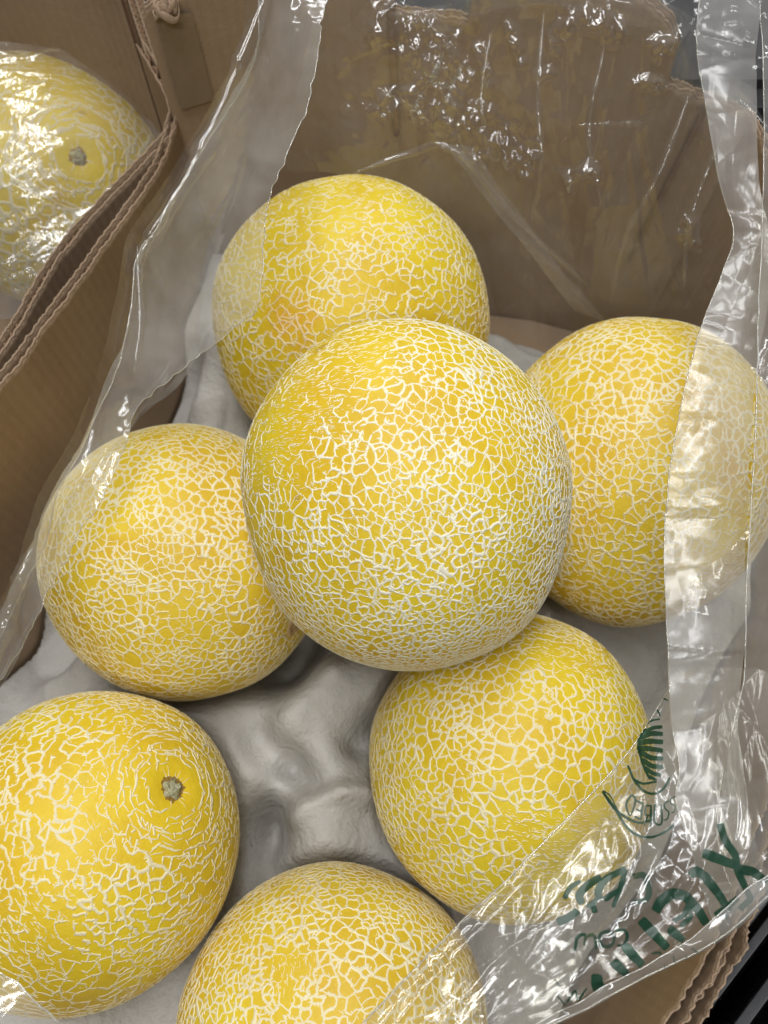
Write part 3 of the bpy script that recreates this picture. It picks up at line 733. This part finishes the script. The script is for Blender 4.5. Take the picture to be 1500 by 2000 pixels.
bag = thing("plastic_liner_bag", "clear plastic liner bag open over the main carton with green printing at the lower right", "plastic bag", (0, .12, 0))
# left flap
outer = [(500, -60, .245), (474, 110, .222), (395, 250, .200), (292, 420, .187), (252, 485, .180), (224, 650, .170), (208, 705, .167), (150, 860, .155), (93, 955, .145), (55, 1075, .128), (2, 1190, .110), (-70, 1330, .095)]
inner = [(652, -60, .247), (612, 190, .236), (562, 310, .226), (532, 390, .216), (522, 480, .211), (512, 600, .203), (480, 640, .197), (345, 742, .180), (282, 790, .170), (237, 900, .158), (190, 1000, .152), (92, 1180, .135), (50, 1260, .118), (0, 1335, .104), (-70, 1440, .095)]
G = film_grid(pts(outer), pts(inner), 76, 420, bulge=.004, seed=1, folds=60, ang=(1.5, .22), amp=(.0003, .0018), wid=(.0012, .006), length=(.02, .09), rough=.0022, roughscale=55, rag=.0016, roll=.008)
film_obj("left_flap", bag, G, M_FILM_FLAP); bead("film_rim_highlight", bag, G[-1], .00022, M_RIM_HIGHLIGHT); bead("film_rim_highlight", bag, G[0], .0003, M_RIM_HIGHLIGHT)
def rolled(name, parent, L, r0, mat, n=160, sq=.6):
    L = resample(pts(L), n); T = unit(np.gradient(L, axis=0)); up = unit(np.array([0, 0, CAM_H]) - L); s1 = unit(np.cross(T, up)); s2 = np.cross(s1, T)
    k = 14; th = np.linspace(-.2, math.pi + .2, k); q_ = np.linspace(0, 1, n)
    rr_ = r0 * (.75 + .5 * vnoise(np.c_[q_ * 9, 0 * q_, 0 * q_], len(name))) * np.minimum(1, np.minimum(q_, 1 - q_) * 8 + .15)
    kn = 1 + .10 * np.sin(q_ * 61) * (vnoise(np.c_[q_ * 14, 0 * q_, 0 * q_ + 2], 3) > .55)
    V = L[:, None] + (rr_ * kn)[:, None, None] * (np.cos(th)[None, :, None] * s1[:, None] + sq * np.sin(th)[None, :, None] * s2[:, None])
    return link(name, mesh_np(name, V.reshape(-1, 3) - np.array(parent.location), grid_quads(n, k)), mat, parent)
rolled("rolled_fold", bag, [(525, -20, .247), (470, 130, .230), (395, 300, .214), (330, 410, .204), (262, 520, .192)], .0036, M_FILM)
rolled("rolled_fold", bag, [(268, 480, .193), (272, 560, .190), (274, 640, .186), (262, 730, .178)], .0014, M_FILM)
rolled("rolled_fold", bag, [(70, 1060, .148), (35, 1150, .138), (0, 1260, .125), (-40, 1360, .115)], .0035, M_FILM)
# its second layer, folded back down between wall and melons
low = [(560, -60, .19), (560, 110, .17), (505, 300, .15), (440, 440, .12), (415, 520, .10), (400, 640, .08), (350, 740, .08), (280, 800, .09), (230, 860, .09), (150, 1000, .08), (100, 1130, .07), (60, 1220, .065), (0, 1330, .06), (-70, 1440, .05)]
G = film_grid(pts(outer), pts(low), 60, 360, bulge=.006, seed=2, folds=70, ang=(1.3, .5), amp=(.0006, .0026), rough=.002, roughscale=35, rag=.002, roll=.004)
film_obj("folded_layer", bag, G, M_FILM_CLEAR)
# film hanging over the back wall
top = [(640, -70, .235), (760, -40, .232), (900, -30, .232), (1060, -35, .236), (1200, -20, .236), (1330, 20, .228), (1400, 120, .205), (1470, 160, .2)]
botm = [(560, 330, .135), (690, 345, .15), (800, 430, .115), (930, 575, .07), (1040, 660, .055), (1150, 700, .06), (1330, 680, .07), (1420, 560, .09)]
G = film_grid(pts(top), pts(botm), 310, 380, bulge=.004, seed=3, folds=190, ang=(0.1, .35), amp=(.0006, .0036), wid=(.0008, .005), length=(.02, .10), rough=.0030, roughscale=40)
def crumple(G, spots, scale, amp, seed):
    sh = G.shape; P = G.reshape(-1, 3); m = np.zeros(len(P))
    c = (P - np.array([0, 0, CAM_H])) @ CR.T; px = np.stack([750 + FPX * c[:, 0] / c[:, 2], 1000 - FPX * c[:, 1] / c[:, 2]], 1)
    ragged = 1 + 1.1 * (vnoise(P * 110, seed + 8) - .5) + .7 * (vnoise(P * 260, seed + 9) - .5)
    for L, rad in spots:
        Lw = resample([(x, y) for x, y, *_ in L], 40) if len(L) > 1 else np.array([L[0][:2]], float)
        d2 = np.full(len(P), 1e9)
        for q in Lw: d2 = np.minimum(d2, ((px - q) ** 2).sum(1))
        m = np.maximum(m, np.clip(2.2 * np.exp(-d2 / (rad * ragged) ** 2) - .6, 0, 1))
    N = unit(np.cross(np.gradient(G, axis=0), np.gradient(G, axis=1))).reshape(-1, 3)
    w = np.stack([P[:, 0], P[:, 2] * 1.1 - P[:, 1] * .5], 1)
    h = facets(w * scale, seed) + .5 * facets(w * scale * 2.3, seed + 1)
    return (P + N * (amp * m * h)[:, None]).reshape(sh), m
G, cmask = crumple(G, [([(835, 70), (860, 150), (900, 230), (930, 280)], 52), ([(930, 220), (985, 270), (1035, 318)], 38), ([(1080, 70), (1140, 40), (1200, 55)], 34), ([(740, 60), (800, 35)], 34), ([(755, 200), (800, 185), (815, 215)], 26),
    ([(1285, 90), (1320, 70)], 24), ([(1115, 355), (1150, 330), (1160, 345)], 16), ([(1250, 160), (1290, 168)], 16), ([(1345, 440), (1350, 475)], 22), ([(1000, 60), (1015, 120)], 16), ([(940, 95), (955, 160)], 14), ([(1070, 140), (1050, 150)], 14)], 185, .0052, 41)
bf = film_obj("back_flap", bag, G, M_FILM_BACK)
bf.data.materials.append(M_FILM_GLINT)
bf.data.polygons.foreach_set("material_index", (cmask[grid_quads(*G.shape[:2])].mean(1) > .3).astype(np.int32))
rolled("folded_lip", bag, [(760, 30, .206), (880, 40, .208), (905, 5, .222), (1060, -15, .226), (1180, 0, .226), (1290, 35, .218), (1340, 100, .204), (1345, 165, .186), (1430, 195, .180), (1500, 250, .178)], .0065, M_FILM_BACK, 300, 1.0)
for L_, r_ in (([(690, 338, .165), (800, 300, .172), (885, 292, .176), (1000, 420, .15), (1150, 560, .11)], .0016), ([(1062, 20, .215), (1050, 200, .19), (1058, 330, .17), (1035, 440, .14)], .0013),
               ([(1350, 175, .185), (1290, 330, .16), (1220, 470, .13), (1190, 600, .09)], .0016), ([(1425, 225, .185), (1350, 420, .15), (1335, 560, .12)], .0014), ([(1180, 90, .205), (1150, 260, .18), (1175, 400, .15)], .0011), ([(960, 60, .205), (940, 200, .19), (965, 330, .165)], .0011), ([(1260, 240, .18), (1130, 245, .18)], .0013)):
    rolled("rolled_fold", bag, L_, r_, M_FILM)
# diagonal fold across the back
G = film_grid(pts([(862, 285, .178), (980, 440, .145), (1120, 605, .10)]), pts([(915, 290, .170), (1045, 470, .13), (1190, 635, .088)]), 60, 220, bulge=.001, seed=5, folds=40, ang=(1.5, .3), rough=.0012)
film_obj("diagonal_fold", bag, G, M_FILM_BACK)
# right-hand strip
rl = [(1385, -60, .262), (1360, 60, .252), (1400, 330, .222), (1432, 455, .21), (1408, 540, .205), (1372, 630, .20), (1346, 720, .197), (1322, 830, .193), (1303, 960, .19), (1298, 1100, .187), (1302, 1250, .18), (1311, 1400, .175), (1326, 1500, .172), (1318, 1560, .170), (1345, 1650, .163), (1372, 1740, .152), (1390, 1800, .145)]
rr = [(1500, -60, .262), (1480, 60, .252), (1480, 330, .224), (1500, 455, .213), (1500, 540, .208), (1490, 630, .203), (1476, 720, .2), (1466, 830, .196), (1460, 960, .193), (1455, 1100, .19), (1452, 1250, .184), (1440, 1400, .178), (1450, 1500, .175), (1450, 1560, .172), (1470, 1640, .164), (1490, 1690, .155), (1510, 1725, .148)]
G = film_grid(pts(rl), pts(rr), 100, 480, bulge=.0008, seed=6, folds=85, ang=(0.12, .13), amp=(.0008, .0034), wid=(.0008, .006), length=(.012, .045), rough=.0012, roughscale=60)
film_obj("right_flap", bag, G, M_FILM_STRIP); bead("film_rim_highlight", bag, G[0], .00028, M_RIM_HIGHLIGHT)
ro = [(1475, -60, .25), (1490, 200, .23), (1484, 480, .222), (1478, 620, .215), (1474, 800, .208), (1462, 1000, .2), (1452, 1200, .195), (1448, 1330, .19), (1420, 1450, .186), (1405, 1560, .172), (1420, 1650, .160), (1440, 1740, .148)]
re = [(1640, -60, .25), (1640, 200, .23), (1650, 480, .222), (1650, 620, .215), (1650, 800, .208), (1650, 1000, .2), (1650, 1200, .195), (1650, 1330, .19), (1650, 1450, .186), (1650, 1560, .174), (1650, 1620, .164), (1650, 1650, .15)]
G = film_grid(pts(ro), pts(re), 90, 420, bulge=.0008, seed=7, folds=60, ang=(.5, .5), amp=(.0005, .0022), rough=.0016, roughscale=35)
film_obj("outer_fold", bag, G, M_FILM_MILK); bead("film_rim_highlight", bag, G[0], .00025, M_RIM_HIGHLIGHT)
# inner layer between right melon and wall
G = film_grid(pts([(1440, 430, .16), (1440, 700, .14), (1330, 1240, .10), (1300, 1420, .09), (1290, 1660, .10)]), pts([(1560, 430, .17), (1580, 700, .15), (1500, 1240, .13), (1460, 1420, .125), (1450, 1660, .13)]), 70, 300, bulge=-.006, seed=8, folds=90, ang=(.3, 1.), amp=(.001, .004), wid=(.002, .006), length=(.006, .03), rough=.003, roughscale=50)
film_obj("inner_layer", bag, G, M_FILM_CLEAR)
# front-right corner with the printing
fe = [(1322, 1305, .156), (1282, 1382, .159), (1240, 1448, .161), (1178, 1524, .163), (1050, 1660, .165), (950, 1762, .165), (830, 1880, .160), (680, 2035, .155)]
he = [(1600, 1330, .178), (1600, 1480, .176), (1590, 1600, .174), (1575, 1690, .172), (1505, 1742, .168), (1380, 1840, .163), (1220, 1925, .160), (960, 2060, .157)]
Gp = film_grid(pts(fe), pts(he), 200, 330, bulge=.004, seed=9, folds=150, ang=(1.25, .4), amp=(.0005, .0024), wid=(.0008, .0032), length=(.010, .06), rough=.0012, roughscale=52, roll=.004)
front = film_obj("printed_corner", bag, Gp, M_FILM_FRONT); bead("film_rim_highlight", bag, Gp[0], .0003, M_RIM_HIGHLIGHT); bead("film_rim_highlight", bag, Gp[-1], .0003, M_RIM_HIGHLIGHT)
rolled("rolled_fold", bag, [(1000, 1722, .176), (930, 1795, .177), (830, 1890, .175), (700, 2030, .171)], .0026, M_FILM)
rolled("rolled_fold", bag, [(1050, 1700, .174), (960, 1790, .176), (850, 1900, .174), (740, 2030, .171)], .0016, M_FILM)
rolled("rolled_fold", bag, [(1290, 1660, .178), (1250, 1745, .178), (1170, 1850, .178), (1080, 1945, .174), (1040, 1990, .170)], .0034, M_FILM)
# hem: folded double band along the lower edge
h1 = Gp[-1][::4]; h2 = Gp[-26][::4]
Gh = film_grid(list(h1 + [0, 0, .0012]), list(h2 + [0, 0, .0022]), 16, 300, bulge=.001, seed=10, folds=20, ang=(1.5, .3), amp=(.0003, .001), rough=.0006)
film_obj("hem_band", bag, Gh, M_FILM_MILK); bead("film_rim_highlight", bag, Gh[-1], .0002, M_RIM_HIGHLIGHT)
# second layer below the printed corner
G = film_grid(pts([(1300, 1400, .12), (1180, 1600, .135), (1000, 1800, .135), (760, 2050, .12)]), pts([(1480, 1560, .135), (1420, 1740, .137), (1240, 1880, .137), (960, 2050, .13)]), 90, 260, bulge=-.002, seed=11, folds=60, ang=(1.2, .5), amp=(.0006, .002), rough=.0010, roughscale=40)
film_obj("under_layer", bag, G, M_FILM_CLEAR)
# near-left corner of the liner
G = film_grid(pts([(-60, 1850, .165), (5, 1898, .165), (48, 1926, .165), (118, 1985, .16), (170, 2040, .155)]), pts([(-160, 1900, .14), (-120, 1960, .15), (-60, 2010, .155), (20, 2060, .155), (60, 2100, .15)]), 60, 120, bulge=.008, seed=12, folds=34, ang=(.2, .6), amp=(.001, .004), rough=.002, roll=.004)
film_obj("near_corner", bag, G, M_FILM_MILK); bead("film_rim_highlight", bag, G[0], .0003, M_RIM_HIGHLIGHT)

# print on the film
bvh = BVHTree.FromPolygons([tuple(p) for p in Gp.reshape(-1, 3)], [tuple(int(i) for i in q) for q in grid_quads(*Gp.shape[:2])])
def on_film(px, py):
    d = Vector(pix_dir(px, py).tolist()).normalized()
    hit, nrm, *_ = bvh.ray_cast(Vector((0, 0, CAM_H)), d)
    if hit is None: return None
    if nrm.dot(d) > 0: nrm = -nrm
    return np.array(hit + nrm * .0004)
def strokes(name, lines, straight=False):
    Vs, Qs, base = [], [], 0
    for L, w in lines:
        L = np.asarray(L, float); Ls = linres(np.c_[L, L[:, :1] * 0], 3.5)[0][:, :2] if straight else resample(L, max(6, int(np.linalg.norm(np.diff(L, axis=0), axis=1).sum() / 4))) if len(L) > 2 else np.stack([np.linspace(L[0][k], L[1][k], 8) for k in (0, 1)], 1)
        T = unit(np.gradient(Ls, axis=0)); S = np.stack([-T[:, 1], T[:, 0]], 1); n = len(Ls)
        ws = w * (.92 + .1 * np.sin(np.linspace(0, 5, n))); ws[0] *= .8; ws[-1] *= .8
        rows = []
        for k in (-.5, -.25, 0, .25, .5):
            q = Ls + S * (ws * k)[:, None]; rows.append([on_film(*p) for p in q])
        V = np.zeros((n, 5, 3)); ok = np.ones((n, 5), bool)
        for j in range(5):
            for i in range(n):
                if rows[j][i] is None: ok[i, j] = False
                else: V[i, j] = rows[j][i]
        Q = grid_quads(n, 5); Q = Q[ok.ravel()[Q].all(1)]
        Vs.append(V.reshape(-1, 3)); Qs.append(Q + base); base += n * 5
    V = np.vstack(Vs) - np.array(bag.location); Q = np.vstack(Qs)
    used = np.unique(Q); mp = np.zeros(len(V), int); mp[used] = np.arange(len(used))
    return link(name, mesh_np(name, V[used], mp[Q]), M_INK, bag)
cvt = lambda ox, oy, s: (lambda L: [(ox + s * x, oy + s * y) for x, y in L])
b1 = cvt(1050, 1580, .3); b2_ = cvt(1150, 1330, .175)
S1 = lambda L, w: (b1(L), w * .3)
S2 = lambda L, w: (b2_(L), w * .23)
strokes("printed_word", [
    S1([(485, 985), (580, 1075)], 66), S1([(560, 885), (680, 1015)], 66), S1([(668, 716), (842, 905)], 68),
    S1([(760, 665), (800, 600), (880, 545), (960, 565), (1040, 650), (1095, 745)], 70), S1([(975, 620), (955, 690), (880, 730)], 34), S1([(850, 775), (950, 855)], 60), S1([(930, 760), (1000, 700), (985, 640)], 32),
    S1([(985, 430), (1035, 400), (1095, 445), (1180, 560), (1245, 665)], 60), S1([(1150, 690), (1230, 640), (1300, 575)], 46), S1([(1170, 690), (1240, 700)], 40),
    S1([(1185, 95), (1215, 200), (1285, 300), (1298, 400), (1345, 500), (1385, 585), (1310, 650)], 50), S1([(1075, 285), (1180, 325), (1295, 370)], 66), S1([(1300, 385), (1400, 405), (1492, 475)], 62),
    S1([(345, 1110), (420, 1110)], 80), S1([(350, 1160), (430, 1140)], 60)], True)
strokes("printed_letters", [
    S1([(170, 585), (215, 510), (280, 470)], 36), S1([(125, 735), (190, 712), (262, 660)], 56),
    S1([(290, 620), (272, 560), (330, 490), (412, 440)], 54), S1([(320, 640), (372, 600), (405, 560)], 34), S1([(372, 675), (350, 600)], 40),
    S1([(405, 590), (395, 535), (450, 450), (575, 388)], 52), S1([(570, 390), (540, 500), (490, 640)], 36), S1([(430, 590), (540, 515)], 36),
    S1([(618, 438), (690, 432), (722, 535), (700, 592), (618, 608)], 42),
    S1([(240, 920), (258, 835), (308, 818), (302, 890)], 22), S1([(308, 830), (365, 822), (378, 910)], 24),
    S1([(450, 790), (405, 815), (405, 870), (450, 892), (490, 865), (490, 815), (450, 790)], 24), S1([(500, 790), (560, 785), (580, 830), (555, 880), (515, 885)], 22),
    S1([(190, 1252), (240, 1180), (256, 1240)], 14), S1([(262, 1240), (290, 1200), (318, 1165)], 14), S1([(128, 1210), (178, 1272)], 12), S1([(150, 1160), (105, 1100)], 8),
    S1([(740, 940), (800, 930), (790, 960)], 14), S1([(820, 1010), (850, 1035), (890, 1010), (880, 950)], 14), S1([(960, 950), (985, 990)], 14), S1([(1000, 900), (1040, 930)], 14)])
strokes("printed_emblem", [
    S2([(622, 520), (700, 450), (800, 432)], 18), S2([(610, 575), (715, 535), (822, 520)], 36), S2([(580, 640), (700, 595), (828, 600)], 46), S2([(560, 700), (700, 680), (830, 690)], 50),
    S2([(540, 755), (690, 765), (832, 785)], 46), S2([(560, 785), (690, 860), (832, 872)], 46), S2([(600, 880), (700, 950), (828, 965)], 44), S2([(625, 970), (720, 1035), (805, 1055)], 38), S2([(660, 1060), (760, 1112)], 28),
    S2([(622, 540), (560, 690), (585, 850), (635, 1000), (690, 1105)], 26), S2([(800, 400), (760, 310), (752, 225), (800, 190), (885, 225)], 16),
    S2([(440, 950), (500, 1100), (600, 1220), (720, 1262), (830, 1210), (905, 1080)], 22), S2([(500, 1105), (600, 1150), (760, 1130)], 22),
    S2([(160, 1235), (280, 1420), (420, 1530), (560, 1585), (700, 1560)], 24), S2([(160, 1245), (300, 1440), (420, 1630), (560, 1730), (700, 1740), (840, 1690), (955, 1600)], 24), S2([(165, 1230), (240, 1290), (320, 1440)], 12)])
strokes("printed_arc_lettering", [
    S2([(440, 1480), (418, 1380), (478, 1280), (522, 1340), (470, 1500), (440, 1480)], 18), S2([(600, 1370), (580, 1550)], 18), S2([(600, 1370), (530, 1340)], 16), S2([(590, 1455), (530, 1435)], 16), S2([(580, 1550), (508, 1512)], 16),
    S2([(700, 1390), (690, 1625)], 18), S2([(700, 1398), (640, 1402), (630, 1490), (692, 1505)], 16), S2([(665, 1505), (618, 1622)], 16), S2([(738, 1380), (728, 1560), (780, 1605), (812, 1560), (806, 1380)], 18),
    S2([(892, 1340), (840, 1370), (850, 1430), (890, 1465), (870, 1540), (828, 1552)], 14), S2([(962, 1290), (910, 1320), (920, 1370), (960, 1395), (950, 1462), (918, 1470)], 12)])

# bag over the melon in the left carton: a sheet draped over the fruit
bag2 = thing("plastic_bag", "wrinkled clear plastic bag pulled tight over the melon in the upper left carton", "plastic bag", (-.22, .40, 0))
Cb, rb = MEL['bagged'] if 'bagged' in MEL else (np.array((-.222, .403, .072)), .078)
nu, nv = 210, 210
xs = np.linspace(-.135, .088, nu); ys = np.linspace(-.115, .13, nv)
X, Y = np.meshgrid(xs, ys, indexing='ij'); d = np.hypot(X, Y); rr_ = rb + .0035
Z = np.where(d < rr_ * .88, np.sqrt(np.maximum(rr_ ** 2 - d ** 2, 0)), rr_ * .475 - (d - rr_ * .88) * .75)
g = np.random.default_rng(77)
for k in range(260):
    cx, cy = g.uniform(-.13, .085), g.uniform(-.11, .1); t = g.normal(.42, .22); c, s = math.cos(t), math.sin(t)
    du, dv = X - cx, Y - cy; par = du * c + dv * s; per = -du * s + dv * c + .002 * np.sin(par * 90 + k)
    Z += g.uniform(.0006, .0032) * np.exp(-np.abs(per) / g.uniform(.0010, .0028)) * np.exp(-(par / g.uniform(.006, .035)) ** 2)
Pn = np.c_[X.ravel() * 40, Y.ravel() * 75, X.ravel() * 0]
Z += .003 * np.abs(vnoise(Pn, 5) - .5).reshape(X.shape)
V = np.c_[X.ravel() + Cb[0] - bag2.location.x, Y.ravel() + Cb[1] - bag2.location.y, Z.ravel() + Cb[2]]
Q = grid_quads(nu, nv)
wl = np.array([p[:2] for p in l2]); ins = [tuple(p + np.array([-.003, .001])) for p in wl] + [(-.5, .7), (-.5, 0.1)]
inn = inside_poly(X.ravel() + Cb[0], Y.ravel() + Cb[1], ins) & (V[:, 2] > -.02)
Q = Q[inn[Q].all(1)]
link("bag_film", mesh_np("bag_film", V, Q), M_FILM_BAG, bag2)

# dark crate on the right: parallel ribs with a rail
crate = thing("black_crate", "ribbed black plastic crate standing beside the carton at the lower right edge", "crate", (.25, 0, -.035))
pA, pB = at(1560, 1712, .10), at(1300, 2052, .10)
dirv = unit(pB - pA); nrm = np.array([-dirv[1], dirv[0], 0.0]);
if nrm[0] < 0: nrm = -nrm
def bar(name, off, w, z0, z1, ext=.35):
    bm = bmesh.new(); bmesh.ops.create_cube(bm, size=1)
    c = (pA + pB) / 2 + nrm * (off + w / 2); L = np.linalg.norm(pB - pA) + ext
    for v in bm.verts:
        q = c[:2] + dirv[:2] * v.co.x * L + nrm[:2] * v.co.y * w
        v.co = (q[0] - crate.location.x, q[1] - crate.location.y, (z0 if v.co.z < 0 else z1) - crate.location.z)
    bmesh.ops.bevel(bm, geom=bm.edges[:], offset=min(w, z1 - z0) * .22, segments=3, affect='EDGES', profile=.6)
    bmesh.ops.recalc_face_normals(bm, faces=bm.faces[:])
    me = bpy.data.meshes.new(name); bm.to_mesh(me); bm.free()
    o = link(name, me, M_BLACK, crate)
    for p in me.polygons: p.use_smooth = True
bar("crate_wall", .006, .004, -.034, .085)
for off, w, zt in ((.0, .005, .098), (.014, .006, .094), (.026, .004, .088), (.037, .009, .09), (.052, .005, .084), (.064, .012, .08)):
    bar("rib", off, w, .0 if off else .086, zt)
bar("crate_floor", .011, .08, -.02, -.005)
# dark pallet edge and glossy wrap behind the carton
wrap = thing("stretch_wrap", "glossy crumpled plastic wrap over dark goods behind the carton at the upper right", "plastic wrap", (.2, .55, 0))
bm = bmesh.new(); bmesh.ops.create_cube(bm, size=1)
for v in bm.verts: v.co = (v.co.x * .5, v.co.y * .2 + .01, (v.co.z + .5) * .13 - .03)
bmesh.ops.bevel(bm, geom=bm.edges[:], offset=.012, segments=3, affect='EDGES')
me = bpy.data.meshes.new("wrapped_goods"); bm.to_mesh(me); bm.free(); link("wrapped_goods", me, M_BLACK, wrap)
G = film_grid(pts([(820, -60, .17), (1000, -20, .165), (1290, 20, .155), (1380, 100, .15), (1560, 180, .15)]), pts([(900, -240, .14), (1080, -220, .14), (1340, -200, .14), (1500, -160, .14), (1720, -60, .14)]), 110, 330, bulge=.008, seed=15, folds=260, ang=(1.0, .9), amp=(.0008, .004), wid=(.001, .005), length=(.004, .03), rough=.003, roughscale=60)
film_obj("wrap_film", wrap, G, M_FILM)
